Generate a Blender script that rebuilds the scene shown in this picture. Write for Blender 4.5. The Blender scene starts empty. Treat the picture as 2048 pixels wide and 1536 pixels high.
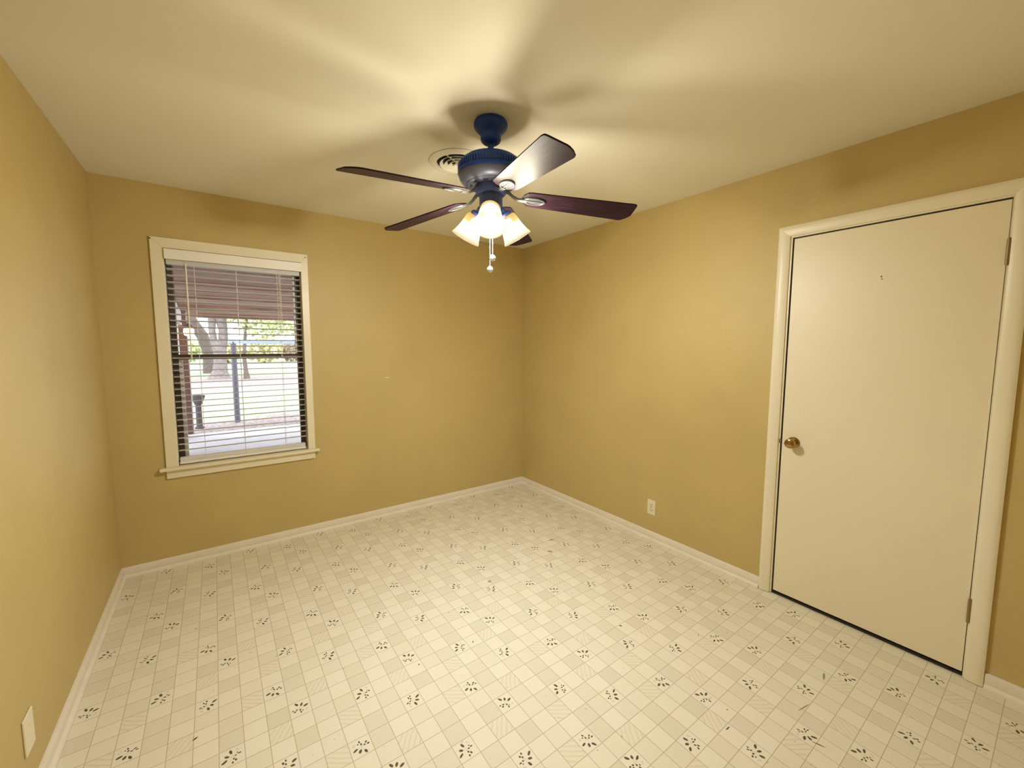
import bpy, bmesh, math, random
from mathutils import Vector, Matrix, Euler

PI = math.pi
R = math.radians
scn = bpy.context.scene
COL = scn.collection
random.seed(7)

# ------------------------------------------------------------------ camera
cam_d = bpy.data.cameras.new('camera')
cam = bpy.data.objects.new('camera', cam_d)
COL.objects.link(cam)
cam.location = (-2.6022, -3.4098, 1.4487)
cam.rotation_euler = (R(84.7983), R(-0.1031), R(-35.8923))
cam_d.sensor_fit = 'HORIZONTAL'
cam_d.sensor_width = 36.0
cam_d.lens = 820.976 / 2048 * 36
cam_d.clip_start = 0.02
cam_d.clip_end = 300
scn.camera = cam

# ------------------------------------------------------------------ world, exposure
SKY = 4.1            # strength of the overcast sky
BULB = 1330.0         # radiance of each lamp bulb
SHADE = 3.4          # radiance of the hottest part of a glass shade
GLASS_THROUGH = .52  # share of light each skin of a shade lets straight through
world = bpy.data.worlds.new('sky')
scn.world = world
world.use_nodes = True
bg = world.node_tree.nodes['Background']
bg.inputs['Color'].default_value = (0.86, 0.93, 1.0, 1)
bg.inputs['Strength'].default_value = SKY
vs = scn.view_settings
vs.view_transform = 'Standard'
vs.look = 'None'
vs.exposure = 0.0
vs.gamma = 1.0
vs.use_curve_mapping = False
scn.cycles.max_bounces = 10
scn.cycles.diffuse_bounces = 6
scn.cycles.transparent_max_bounces = 16


# ------------------------------------------------------------------ materials
class NT:
    def __init__(self, name):
        self.m = bpy.data.materials.new(name)
        self.m.use_nodes = True
        self.t = self.m.node_tree
        self.b = self.t.nodes['Principled BSDF']
        self.out = self.t.nodes['Material Output']

    def n(self, kind, **kw):
        nd = self.t.nodes.new(kind)
        for k, v in kw.items():
            if k.startswith('i_'):
                nd.inputs[k[2:].replace('_', ' ')].default_value = v
            else:
                setattr(nd, k, v)
        return nd

    def l(self, a, b):
        self.t.links.new(a, b)

    def math(self, op, a, b=None, c=None):
        nd = self.t.nodes.new('ShaderNodeMath')
        nd.operation = op
        for k, v in enumerate((a, b, c)):
            if v is None:
                continue
            if isinstance(v, (int, float)):
                nd.inputs[k].default_value = v
            else:
                self.l(v, nd.inputs[k])
        return nd.outputs[0]

    def mix(self, fac, a, b):
        nd = self.t.nodes.new('ShaderNodeMix')
        nd.data_type = 'RGBA'
        for k, v in ((0, fac), (6, a), (7, b)):
            if isinstance(v, (int, float)):
                nd.inputs[k].default_value = v
            elif isinstance(v, tuple):
                nd.inputs[k].default_value = v if len(v) == 4 else v + (1,)
            else:
                self.l(v, nd.inputs[k])
        return nd.outputs[2]

    def bump(self, height, strength=.2, dist=.01):
        nd = self.n('ShaderNodeBump')
        nd.inputs['Strength'].default_value = strength
        nd.inputs['Distance'].default_value = dist
        self.l(height, nd.inputs['Height'])
        self.l(nd.outputs[0], self.b.inputs['Normal'])

    def noise(self, scale, detail=3, rough=.5, coord='Object', dist=0.0, stretch=None):
        tc = self.n('ShaderNodeTexCoord')
        nd = self.n('ShaderNodeTexNoise')
        nd.inputs['Scale'].default_value = scale
        nd.inputs['Detail'].default_value = detail
        nd.inputs['Roughness'].default_value = rough
        nd.inputs['Distortion'].default_value = dist
        src = tc.outputs[coord]
        if stretch:
            mp = self.n('ShaderNodeMapping')
            mp.inputs['Scale'].default_value = stretch
            self.l(src, mp.inputs[0])
            src = mp.outputs[0]
        self.l(src, nd.inputs['Vector'])
        return nd.outputs[0]

    def ramp(self, fac, stops):
        nd = self.n('ShaderNodeValToRGB')
        e = nd.color_ramp.elements
        while len(e) < len(stops):
            e.new(.5)
        for k, (p, c) in enumerate(stops):
            e[k].position = p
            e[k].color = c if len(c) == 4 else tuple(c) + (1,)
        self.l(fac, nd.inputs[0])
        return nd.outputs[0]


def mat(name, color, rough=.5, metal=0.0, spec=.5, var=0.0, vscale=8, bump=0.0, bscale=60, stretch=None):
    N = NT(name)
    N.b.inputs['Roughness'].default_value = rough
    N.b.inputs['Metallic'].default_value = metal
    N.b.inputs['Specular IOR Level'].default_value = spec
    N.b.inputs['Base Color'].default_value = tuple(color) + (1,)
    if var:
        f = N.noise(vscale, 4, stretch=stretch)
        lo = tuple(c * (1 - var) for c in color)
        hi = tuple(min(1, c * (1 + var)) for c in color)
        N.l(N.ramp(f, [(.3, lo), (.7, hi)]), N.b.inputs['Base Color'])
    if bump:
        N.bump(N.noise(bscale, 3), bump, .004)
    return N.m


WALL_C = (0.535, 0.418, 0.175)
def wall_mat(name):
    N = NT(name)
    f = N.noise(3.0, 3)
    c = N.ramp(f, [(.3, tuple(x * .97 for x in WALL_C)), (.7, tuple(x * 1.03 for x in WALL_C))])
    N.l(c, N.b.inputs['Base Color'])
    N.b.inputs['Roughness'].default_value = .5
    N.b.inputs['Specular IOR Level'].default_value = .35
    fine = N.noise(150, 3)
    trowel = N.noise(11, 5, .65, dist=1.2)
    patch = N.ramp(N.noise(1.6, 2), [(.52, (0, 0, 0)), (.66, (1, 1, 1))])
    h = N.math('ADD', N.math('MULTIPLY', fine, .12), N.math('MULTIPLY', N.math('MULTIPLY', trowel, patch), 1.0))
    N.bump(h, .38, .012)
    return N.m
M_wall = wall_mat('mustard_wall_paint')

def ceil_mat():
    N = NT('ceiling_paint')
    N.b.inputs['Base Color'].default_value = (.80, .77, .67, 1)
    N.b.inputs['Roughness'].default_value = .75
    N.b.inputs['Specular IOR Level'].default_value = .25
    N.bump(N.noise(30, 4, .6), .08, .006)
    return N.m
M_ceil = ceil_mat()
M_trim = mat('cream_trim_paint', (.80, .74, .57), .36, var=.02, vscale=5, bump=.05, bscale=25)
M_base = mat('baseboard_paint', (.80, .74, .64), .42, var=.03, vscale=9, bump=.06, bscale=30)
M_door = mat('door_paint', (.80, .73, .55), .42, var=.015, vscale=2.5, bump=.03, bscale=40)
M_dark = mat('dark_gap', (.02, .014, .010), .8)  # near-black, standing in for the shade in the door gaps
M_hall = mat('hall_shadow', (.08, .06, .04), .9)
M_brass = mat('brass', (.40, .26, .10), .17, metal=1.0)
M_hinge = mat('tarnished_hinge', (.30, .22, .10), .45, metal=.5)
M_plate = mat('almond_plastic', (.78, .72, .54), .4)
M_slot = mat('outlet_slot', (.14, .11, .06), .6)
M_blind = mat('white_blind', (.86, .84, .80), .42, var=.015, vscale=6)
M_slat = mat('slat_shade_grey', (.61, .595, .605), .45)  # white blind greyed: shade of the backlit slats put into the colour
M_cord = mat('white_cord', (.80, .78, .72), .7)
M_wand = mat('pale_wand', (.80, .76, .66), .3)
M_sash = mat('bronze_sash', (.070, .048, .034), .45)
M_rail = mat('sash_rail', (.085, .055, .040), .4)
M_bead = mat('glazing_bead', (.80, .80, .80), .4)
M_canopy = mat('bronze_blue_glare', (.010, .050, .30), .5, metal=.1, spec=.35)  # dark bronze painted navy: blue lamp glare put into the colour
M_motor = mat('motor_blue_glare', (.011, .058, .32), .45, metal=.1, spec=.4)  # same blue glare painted into the motor's dark metal
M_hub = mat('hub_blue_glare', (.060, .095, .290), .45, metal=.2)  # lighter blue paints in the stronger glare close to the bulbs
M_lip = mat('motor_lip_glare', (.13, .14, .20), .42, metal=.35)  # paler than the housing: glare on its lower part painted in
M_iron = mat('pewter_iron', (.09, .09, .095), .45, metal=.4)
M_chain = mat('chain', (.75, .78, .84), .35, metal=.2)
M_vent = mat('vent_enamel', (.82, .80, .72), .5)
M_ventdark = mat('vent_dark', (.012, .013, .022), .7)

def knob_glass():
    N = NT('clear_knob')
    N.b.inputs['Base Color'].default_value = (.62, .66, .72, 1)
    N.b.inputs['Roughness'].default_value = .12
    N.b.inputs['Transmission Weight'].default_value = .5
    return N.m
M_knobglass = knob_glass()

def blade_mat():
    N = NT('walnut_blade')
    f = N.noise(6, 5, .6, stretch=(1.2, 22, 4), dist=.6)
    c = N.ramp(f, [(.30, (.010, .0042, .0080)), (.55, (.024, .0100, .0170)), (.75, (.042, .019, .027))])
    N.l(c, N.b.inputs['Base Color'])
    N.b.inputs['Roughness'].default_value = .46
    N.b.inputs['Specular IOR Level'].default_value = .11
    return N.m
M_blade = blade_mat()
M_bladeedge = mat('blade_edge', (.010, .005, .006), .5)

def emit_mat(name, color, strength):
    N = NT(name)
    N.b.inputs['Base Color'].default_value = (.9, .9, .9, 1)
    N.b.inputs['Emission Color'].default_value = tuple(color) + (1,)
    N.b.inputs['Emission Strength'].default_value = strength
    return N.m
LAMP = (.965, .97, .94)
M_bulb = emit_mat('bulb_glow', LAMP, BULB)
M_bulb.cycles.emission_sampling = 'FRONT'

def shade_mat():
    # frosted glass of a lit lamp: amber at the neck, white hot where the bulb sits, cream at the lip;
    # a share of the bulb's light passes straight through the glass
    N = NT('frosted_shade')
    N.b.inputs['Base Color'].default_value = (.0012, .0010, .0006, 1)
    N.b.inputs['Roughness'].default_value = .5
    N.b.inputs['Specular IOR Level'].default_value = .02
    at = N.n('ShaderNodeAttribute', attribute_name='along')
    col = N.ramp(at.outputs['Fac'], [(0.0, (1, .62, .16)), (.30, (1, .74, .26)), (.50, (1, .92, .72)), (.76, (1, .93, .74)), (.90, (1, .90, .64)), (1.0, (1, .84, .48))])
    st = N.ramp(at.outputs['Fac'], [(0.0, (.24,) * 3), (.30, (.32,) * 3), (.46, (.7,) * 3), (.70, (1,) * 3), (.84, (.40,) * 3), (1.0, (.30,) * 3)])
    N.l(col, N.b.inputs['Emission Color'])
    N.l(N.math('MULTIPLY', st, SHADE), N.b.inputs['Emission Strength'])
    tr = N.n('ShaderNodeBsdfTransparent')
    tr.inputs['Color'].default_value = (1, .95, .84, 1)
    mx = N.n('ShaderNodeMixShader')
    th = N.ramp(at.outputs['Fac'], [(.0, (.15,) * 3), (.25, (.45,) * 3), (.48, (1, 1, 1)), (1.0, (1, 1, 1))])
    N.l(N.math('MULTIPLY', th, GLASS_THROUGH), mx.inputs[0])
    N.l(N.b.outputs[0], mx.inputs[1])
    N.l(tr.outputs[0], mx.inputs[2])
    N.l(mx.outputs[0], N.out.inputs['Surface'])
    return N.m
M_shade = shade_mat()

def glass_mat():
    N = NT('window_glass')
    t = N.t
    tr = N.n('ShaderNodeBsdfTransparent')
    gl = N.n('ShaderNodeBsdfGlossy')
    gl.inputs['Roughness'].default_value = .02
    mx = N.n('ShaderNodeMixShader')
    mx.inputs[0].default_value = .05
    t.links.new(tr.outputs[0], mx.inputs[1])
    t.links.new(gl.outputs[0], mx.inputs[2])
    t.links.new(mx.outputs[0], N.out.inputs['Surface'])
    return N.m
M_glass = glass_mat()

def vinyl_mat():
    """Sheet vinyl: three-inch squares printed with light, grey, wood-grain and sprig motifs."""
    N = NT('printed_vinyl')
    uv = N.n('ShaderNodeUVMap', uv_map='cell')
    tone = N.n('ShaderNodeAttribute', attribute_name='tone').outputs['Fac']
    hatch = N.n('ShaderNodeAttribute', attribute_name='hatch').outputs['Fac']
    sprig = N.n('ShaderNodeAttribute', attribute_name='sprig').outputs['Fac']
    light, grey = (.795, .760, .630), (.706, .668, .535)
    base = N.mix(tone, light, grey)
    speck = N.noise(260, 2)
    base = N.mix(N.math('MULTIPLY', N.math('MULTIPLY', N.ramp(speck, [(.55, (0, 0, 0)), (.66, (1, 1, 1))]), tone), .22), base, (.52, .46, .34))
    # wood-grain squares
    mp = N.n('ShaderNodeMapping')
    mp.inputs['Rotation'].default_value = (0, 0, R(38))
    N.l(uv.outputs[0], mp.inputs[0])
    wv = N.n('ShaderNodeTexWave')
    wv.inputs['Scale'].default_value = 1.25
    wv.inputs['Distortion'].default_value = 4.5
    wv.inputs['Detail'].default_value = 1.0
    wv.inputs['Detail Scale'].default_value = .8
    N.l(mp.outputs[0], wv.inputs['Vector'])
    grain = N.math('MULTIPLY', N.ramp(wv.outputs['Fac'], [(.60, (0, 0, 0)), (.9, (1, 1, 1))]), hatch)
    base = N.mix(N.math('MULTIPLY', grain, .24), base, (.50, .43, .29))
    # sprig leaves
    wob = N.noise(90, 2)
    vadd = N.n('ShaderNodeVectorMath', operation='MULTIPLY_ADD')
    N.l(N.n('ShaderNodeTexCoord').outputs['Object'], vadd.inputs[0])
    nz = N.n('ShaderNodeTexNoise')
    nz.inputs['Scale'].default_value = 140
    sub = N.n('ShaderNodeVectorMath', operation='SUBTRACT')
    sub.inputs[1].default_value = (.5, .5, .5)
    N.l(nz.outputs['Color'], sub.inputs[0])
    sc = N.n('ShaderNodeVectorMath', operation='SCALE')
    sc.inputs['Scale'].default_value = .09
    N.l(sub.outputs[0], sc.inputs[0])
    ad = N.n('ShaderNodeVectorMath', operation='ADD')
    N.l(uv.outputs[0], ad.inputs[0])
    N.l(sc.outputs[0], ad.inputs[1])
    leaves = [(-.14, .32, 118, .108, .050), (.085, .215, 62, .092, .052), (.27, .06, 18, .108, .050),
              (-.34, -.01, 175, .054, .032), (-.26, -.13, 205, .058, .035), (-.165, -.04, 190, .046, .034),
              (-.02, -.13, 265, .050, .035), (.01, -.29, 280, .058, .033), (.10, -.21, 300, .034, .026)]
    pale = [(.30, -.20, -35, .055, .022), (.24, -.27, -50, .035, .018), (-.03, .02, 60, .12, .008), (.04, -.02, 10, .10, .008)]
    def blot(lst):
        acc = None
        for cx, cy, a, w, h in lst:
            m2 = N.n('ShaderNodeMapping', vector_type='TEXTURE')
            m2.inputs['Location'].default_value = (.5 + cx, .5 + cy, 0)
            m2.inputs['Rotation'].default_value = (0, 0, R(a))
            m2.inputs['Scale'].default_value = (w * 1.12, h * 1.16, 1)
            N.l(ad.outputs[0], m2.inputs[0])
            ln = N.n('ShaderNodeVectorMath', operation='LENGTH')
            N.l(m2.outputs[0], ln.inputs[0])
            v = N.math('LESS_THAN', ln.outputs['Value'], 1.0)
            acc = v if acc is None else N.math('MAXIMUM', acc, v)
        return N.math('MULTIPLY', acc, sprig)
    base = N.mix(N.math('MULTIPLY', blot(pale), .45), base, (.30, .25, .14))
    base = N.mix(N.math('MULTIPLY', blot(leaves), .95), base, (.066, .044, .013))
    # printed grout lines
    sx = N.n('ShaderNodeSeparateXYZ')
    N.l(uv.outputs[0], sx.inputs[0])
    def edge(o):
        return N.math('MINIMUM', o, N.math('SUBTRACT', 1.0, o))
    d = N.math('MINIMUM', edge(sx.outputs[0]), edge(sx.outputs[1]))
    line = N.math('LESS_THAN', d, .017)
    base = N.mix(N.math('MULTIPLY', line, .70), base, (.40, .335, .20))
    # wear: faint dirt specks and slow tonal drift
    dirt = N.ramp(N.noise(42, 2, .5), [(.735, (0, 0, 0)), (.75, (1, 1, 1))])
    base = N.mix(N.math('MULTIPLY', dirt, .40), base, (.25, .20, .11))
    drift = N.ramp(N.noise(1.3, 3), [(.3, (.96, .955, .93)), (.7, (1, 1, 1))])
    mul = N.n('ShaderNodeMix', data_type='RGBA', blend_type='MULTIPLY')
    mul.inputs[0].default_value = 1
    N.l(base, mul.inputs[6])
    N.l(drift, mul.inputs[7])
    N.l(mul.outputs[2], N.b.inputs['Base Color'])
    N.b.inputs['Roughness'].default_value = .55
    N.b.inputs['Specular IOR Level'].default_value = .30
    N.bump(N.noise(120, 2), .05, .002)
    return N.m
M_vinyl = vinyl_mat()

# outdoors
M_patio = mat('pale_concrete', (.80, .84, .92), .8, var=.05, vscale=5)
def lawn_mat():
    N = NT('lawn_and_litter')
    tc = N.n('ShaderNodeTexCoord')
    sx = N.n('ShaderNodeSeparateXYZ')
    N.l(tc.outputs['Object'], sx.inputs[0])
    wob = N.math('MULTIPLY_ADD', N.noise(.9, 4, .7), 3.0, -1.5)
    y = N.math('ADD', sx.outputs[1], wob)
    grass = N.ramp(N.noise(14, 4, .7), [(.3, (.22, .31, .17)), (.7, (.40, .49, .33))])
    litter = N.ramp(N.noise(22, 4, .75), [(.32, (.15, .10, .09)), (.5, (.34, .27, .265)), (.68, (.60, .55, .55))])
    band = N.ramp(N.math('DIVIDE', y, 60.0), [(.0, (1, 1, 1)), (.120, (1, 1, 1)), (.138, (0, 0, 0)), (.235, (0, 0, 0)), (.262, (1, 1, 1)), (.36, (1, 1, 1)), (.40, (.2, .2, .2)), (1, (.1, .1, .1))])
    N.l(N.mix(band, grass, litter), N.b.inputs['Base Color'])
    N.b.inputs['Roughness'].default_value = .95
    return N.m
M_lawn = lawn_mat()
M_road = mat('road_asphalt', (.34, .31, .32), .9, var=.1, vscale=3)
M_curb = mat('pale_curb', (.78, .80, .84), .8)
def brick_mat():
    N = NT('brown_brick')
    tc = N.n('ShaderNodeTexCoord')
    mp = N.n('ShaderNodeMapping')
    mp.inputs['Rotation'].default_value = (R(90), 0, R(90))
    N.l(tc.outputs['Object'], mp.inputs[0])
    br = N.n('ShaderNodeTexBrick')
    br.inputs['Color1'].default_value = (.20, .105, .08, 1)
    br.inputs['Color2'].default_value = (.26, .15, .115, 1)
    br.inputs['Mortar'].default_value = (.34, .27, .24, 1)
    br.inputs['Scale'].default_value = 4.5
    N.l(mp.outputs[0], br.inputs[0])
    N.l(br.outputs[0], N.b.inputs['Base Color'])
    N.b.inputs['Roughness'].default_value = .85
    return N.m
M_brick = brick_mat()
def plank_mat():
    N = NT('porch_planks')
    f = N.noise(3, 5, .65, stretch=(.5, 16, 1))
    c = N.ramp(f, [(.30, (.22, .115, .085)), (.52, (.40, .24, .185)), (.72, (.56, .37, .29))])
    N.l(c, N.b.inputs['Base Color'])
    N.b.inputs['Roughness'].default_value = .8
    return N.m
M_plank = plank_mat()
M_whitewood = mat('white_outdoor_trim', (.80, .76, .74), .6, var=.04)
M_postbrown = mat('brown_post', (.20, .115, .095), .7, var=.12, vscale=6)
M_metal = mat('pole_steel', (.16, .16, .21), .5, metal=.2)
M_railblue = mat('pale_blue_rail', (.52, .66, .82), .5)
M_bark = mat('bark', (.27, .23, .22), .95, var=.25, vscale=10, bump=.5, bscale=18)
M_barkdark = mat('dark_bark', (.17, .13, .12), .95, var=.25, vscale=10)
def leaf_mat(name, a, b, c):
    N = NT(name)
    f = N.noise(2.2, 3)
    N.l(N.ramp(f, [(.3, a), (.5, b), (.72, c)]), N.b.inputs['Base Color'])
    N.b.inputs['Roughness'].default_value = .7
    return N.m
M_leafgreen = leaf_mat('green_leaves', (.40, .46, .20), (.56, .62, .30), (.74, .76, .44))
M_leafyellow = leaf_mat('yellow_leaves', (.46, .42, .20), (.66, .60, .32), (.55, .56, .36))
M_leafbrown = leaf_mat('brown_leaves', (.30, .20, .15), (.48, .34, .24), (.56, .48, .34))
M_lantern = emit_mat('lantern_glow', (1, .58, .20), 14.0)
M_planter = mat('dark_planter', (.10, .09, .10), .8)
M_debris = mat('dry_leaf', (.090, .065, .025), .9)
M_debrispale = mat('grey_flake', (.30, .27, .20), .9)


# ------------------------------------------------------------------ mesh helpers
class MB:
    """Collects shapes and links them as one mesh object."""
    def __init__(self):
        self.v, self.f = [], []

    def add(self, verts, faces, mx=None):
        o = len(self.v)
        self.v += [tuple(mx @ Vector(p)) if mx else tuple(p) for p in verts]
        self.f += [tuple(i + o for i in f) for f in faces]
        return self

    def box(self, a, b, mx=None):
        (x0, y0, z0), (x1, y1, z1) = a, b
        v = [(x0, y0, z0), (x1, y0, z0), (x1, y1, z0), (x0, y1, z0), (x0, y0, z1), (x1, y0, z1), (x1, y1, z1), (x0, y1, z1)]
        f = [(0, 3, 2, 1), (4, 5, 6, 7), (0, 1, 5, 4), (1, 2, 6, 5), (2, 3, 7, 6), (3, 0, 4, 7)]
        return self.add(v, f, mx)

    def lathe(self, prof, n=32, mx=None, cap=True):
        v, f = [], []
        m = len(prof)
        for k in range(n):
            a = 2 * PI * k / n
            for r, z in prof:
                v.append((r * math.cos(a), r * math.sin(a), z))
        for k in range(n):
            k2 = (k + 1) % n
            for j in range(m - 1):
                f.append((k * m + j, k2 * m + j, k2 * m + j + 1, k * m + j + 1))
        if cap:
            if prof[0][0] > 1e-6:
                f.append(tuple(k * m for k in reversed(range(n))))
            if prof[-1][0] > 1e-6:
                f.append(tuple(k * m + m - 1 for k in range(n)))
        return self.add(v, f, mx)

    def cyl(self, p0, p1, r, n=16, r1=None):
        p0, p1 = Vector(p0), Vector(p1)
        d = p1 - p0
        mx = Matrix.Translation(p0) @ d.to_track_quat('Z', 'Y').to_matrix().to_4x4()
        return self.lathe([(r, 0), (r if r1 is None else r1, d.length)], n, mx)

    def tube(self, pts, rad, n=10):
        pts = [Vector(p) for p in pts]
        rr = rad if isinstance(rad, (list, tuple)) else [rad] * len(pts)
        v, f = [], []
        up = Vector((0, 0, 1))
        for i, p in enumerate(pts):
            t = (pts[min(i + 1, len(pts) - 1)] - pts[max(i - 1, 0)]).normalized()
            ref = up if abs(t.dot(up)) < .95 else Vector((1, 0, 0))
            a = t.cross(ref).normalized()
            b = t.cross(a)
            for k in range(n):
                w = 2 * PI * k / n
                v.append(p + (a * math.cos(w) + b * math.sin(w)) * rr[i])
        for i in range(len(pts) - 1):
            for k in range(n):
                k2 = (k + 1) % n
                f.append((i * n + k, i * n + k2, (i + 1) * n + k2, (i + 1) * n + k))
        f.append(tuple(reversed(range(n))))
        f.append(tuple((len(pts) - 1) * n + k for k in range(n)))
        return self.add(v, f)

    def prism(self, poly, h0, h1, mx=None):
        """polygon in xy extruded from h0 to h1 along z"""
        n = len(poly)
        v = [(x, y, h0) for x, y in poly] + [(x, y, h1) for x, y in poly]
        f = [tuple(reversed(range(n))), tuple(range(n, 2 * n))]
        f += [(i, (i + 1) % n, n + (i + 1) % n, n + i) for i in range(n)]
        return self.add(v, f, mx)

    def sphere(self, c, r, n=16, sz=1.0):
        m = n // 2
        prof = [(max(1e-7, r * math.sin(PI * k / m)), -r * sz * math.cos(PI * k / m)) for k in range(m + 1)]
        return self.lathe(prof, n, Matrix.Translation(Vector(c)), cap=False)

    def build(self, name, m, parent=None, smooth=False, bevel=0.0, angle=40):
        me = bpy.data.meshes.new(name)
        me.from_pydata([tuple(p) for p in self.v], [], self.f)
        bm = bmesh.new()
        bm.from_mesh(me)
        bmesh.ops.remove_doubles(bm, verts=bm.verts, dist=1e-6)
        bmesh.ops.recalc_face_normals(bm, faces=bm.faces)
        bm.to_mesh(me)
        bm.free()
        me.materials.append(m)
        o = bpy.data.objects.new(name, me)
        COL.objects.link(o)
        if parent is not None:
            o.parent = parent
        if smooth:
            for p in me.polygons:
                p.use_smooth = True
            try:
                me.set_sharp_from_angle(angle=R(angle))
            except Exception:
                pass
        if bevel:
            bv = o.modifiers.new('bevel', 'BEVEL')
            bv.width = bevel
            bv.segments = 3
            bv.limit_method = 'ANGLE'
        return o


def empty(name, loc=(0, 0, 0), rz=0.0):
    o = bpy.data.objects.new(name, None)
    o.empty_display_size = .05
    o.location = loc
    o.rotation_euler = (0, 0, rz)
    COL.objects.link(o)
    return o


def tag(o, label, cat, group=None, kind=None):
    o['label'] = label
    o['category'] = cat
    if group:
        o['group'] = group
    if kind:
        o['kind'] = kind
    return o


def struct(o, label, cat):
    return tag(o, label, cat, kind='structure')


# ------------------------------------------------------------------ room shell
W, D, H = 3.1411, 3.66, 2.44
T = .12
WX0, WX1, WZ0, WZ1 = -2.835, -2.049, .645, 2.062      # rough window opening
DY0, DY1, DZ = -3.222, -2.425, 2.058                  # rough door opening

o = MB().box((-W - T, -D - T, H), (T, T, H + .1)).build('ceiling', M_ceil)
struct(o, 'off-white painted ceiling above the fan', 'ceiling')

# floor: one sheet of vinyl, its printed three-inch squares as faces
def build_floor():
    SX, SY = .0760, .0771
    OX, OY = -2.1675, -1.213                # centre of one sprig square
    me = bpy.data.meshes.new('floor')
    i0, i1 = -14, 30
    j0, j1 = -34, 17
    verts, faces, uvs, tone, hatch, sprig = [], [], [], [], [], []
    idx = {}
    X0, X1, Y0, Y1 = -W - T, T, -D - T, T
    def vert(x, y):
        k = (round(x, 5), round(y, 5))
        if k not in idx:
            idx[k] = len(verts)
            verts.append((x, y, 0.0))
        return idx[k]
    table = {
        0: {0: 'A', 5: .95, 1: .35, 2: .0, 3: .8, 4: .0},
        1: {0: .0, 1: .3, 2: .6, 3: 'B', 4: .0, 5: 'h'},
        2: {0: .9, 1: .0, 2: 'g', 3: .0, 4: .55, 5: .05},
        3: {0: .05, 1: .25, 2: .0, 3: .75, 4: .35, 5: 'C'},
        4: {0: .25, 1: 'g', 2: 'D', 3: .8, 4: .0, 5: .45},
        5: {0: .7, 1: .0, 2: .1, 3: .3, 4: 'h', 5: .0}}
    rnd = random.Random(3)
    for j in range(j0, j1):
        for i in range(i0, i1):
            x0, x1 = OX + (i - .5) * SX, OX + (i + .5) * SX
            y0, y1 = OY + (j - .5) * SY, OY + (j + .5) * SY
            cx0, cx1, cy0, cy1 = max(x0, X0), min(x1, X1), max(y0, Y0), min(y1, Y1)
            if cx1 - cx0 < 1e-4 or cy1 - cy0 < 1e-4:
                continue
            row = -j
            blk = row // 6
            r6 = row - 6 * blk
            k = table[r6][(i - 3 * blk) % 6]
            rot = {'A': 0, 'B': 1, 'D': 2, 'C': 3}.get(k, 0)
            if k == 'g':
                rot = 1
            faces.append((vert(cx0, cy0), vert(cx1, cy0), vert(cx1, cy1), vert(cx0, cy1)))
            for (x, y) in ((cx0, cy0), (cx1, cy0), (cx1, cy1), (cx0, cy1)):
                u, v = (x - x0) / SX - .5, (y - y0) / SY - .5
                for _ in range(rot):            # inverse rotation of the motif
                    u, v = v, -u
                uvs.append((u + .5, v + .5))
            if isinstance(k, str):
                tone.append(.30 if k in 'hg' else 0.0)
                hatch.append(1.0 if k in 'hg' else 0.0)
                sprig.append(1.0 if k in 'ABCD' else 0.0)
            else:
                tone.append(min(1, max(0, k + rnd.uniform(-.08, .08))))
                hatch.append(0.0)
                sprig.append(0.0)
    # slab edges and underside
    n0 = len(verts)
    verts.extend([(X0, Y0, 0), (X1, Y0, 0), (X1, Y1, 0), (X0, Y1, 0), (X0, Y0, -.1), (X1, Y0, -.1), (X1, Y1, -.1), (X0, Y1, -.1)])
    for q in ((4, 7, 6, 5), (0, 4, 5, 1), (1, 5, 6, 2), (2, 6, 7, 3), (3, 7, 4, 0)):
        faces.append(tuple(n0 + a for a in q))
        uvs.extend([(.5, .5)] * 4)
        tone.append(0.0); hatch.append(0.0); sprig.append(0.0)
    me.from_pydata(verts, [], faces)
    ul = me.uv_layers.new(name='cell')
    for k, uvk in enumerate(uvs):
        ul.data[k].uv = uvk
    for nm, dat in (('tone', tone), ('hatch', hatch), ('sprig', sprig)):
        at = me.attributes.new(nm, 'FLOAT', 'FACE')
        at.data.foreach_set('value', dat)
    me.materials.append(M_vinyl)
    f = bpy.data.objects.new('floor', me)
    COL.objects.link(f)
    return f
struct(build_floor(), 'cream sheet vinyl floor printed with small squares and leaf sprigs', 'floor')

mb = MB()
mb.box((-W - T, 0, 0), (WX0, T, H)).box((WX1, 0, 0), (T, T, H))
mb.box((WX0, 0, 0), (WX1, T, WZ0)).box((WX0, 0, WZ1), (WX1, T, H))
wb = mb.build('wall_back', M_wall)
struct(wb, 'mustard tan wall holding the window', 'wall')
sc = MB()
sc.prism([(-1.456, 1.1862), (-1.425, 1.1852), (-1.413, 1.1875), (-1.416, 1.1905), (-1.43, 1.1895), (-1.45, 1.1895)], 0, .0012,
         Matrix(((1, 0, 0, 0), (0, 0, -1, 0), (0, 1, 0, 0), (0, 0, 0, 1))))
sc.build('scuff_mark', M_bead, wb)['label'] = 'small white scuff on the wall'

o = MB().box((-W - T, -D, 0), (-W, 0, H)).build('wall_left', M_wall)
struct(o, 'mustard tan wall at the left of the window', 'wall')
o = MB().box((-W - T, -D - T, 0), (T, -D, H)).build('wall_front', M_wall)
struct(o, 'mustard tan wall behind the viewpoint', 'wall')
mb = MB()
mb.box((0, DY1, 0), (T, 0, H)).box((0, -D, 0), (T, DY0, H)).box((0, DY0, DZ), (T, DY1, H))
o = mb.build('wall_right', M_wall)
struct(o, 'mustard tan wall holding the closed door', 'wall')
# closed dark hall box added beyond the door to keep sky light out
mb = MB()
mb.box((1.0, -3.5, 0), (1.05, -2.1, 2.2)).box((T, -3.55, 0), (1.05, -3.5, 2.2)).box((T, -2.1, 0), (1.05, -2.05, 2.2))
mb.box((T, -3.55, 2.2), (1.05, -2.05, 2.25)).box((T, -3.55, -.05), (1.05, -2.05, 0))
o = mb.build('hall_light_block', M_hall)
struct(o, 'unseen dark hall box added beyond the closed door to block sky light', 'wall')

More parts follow.
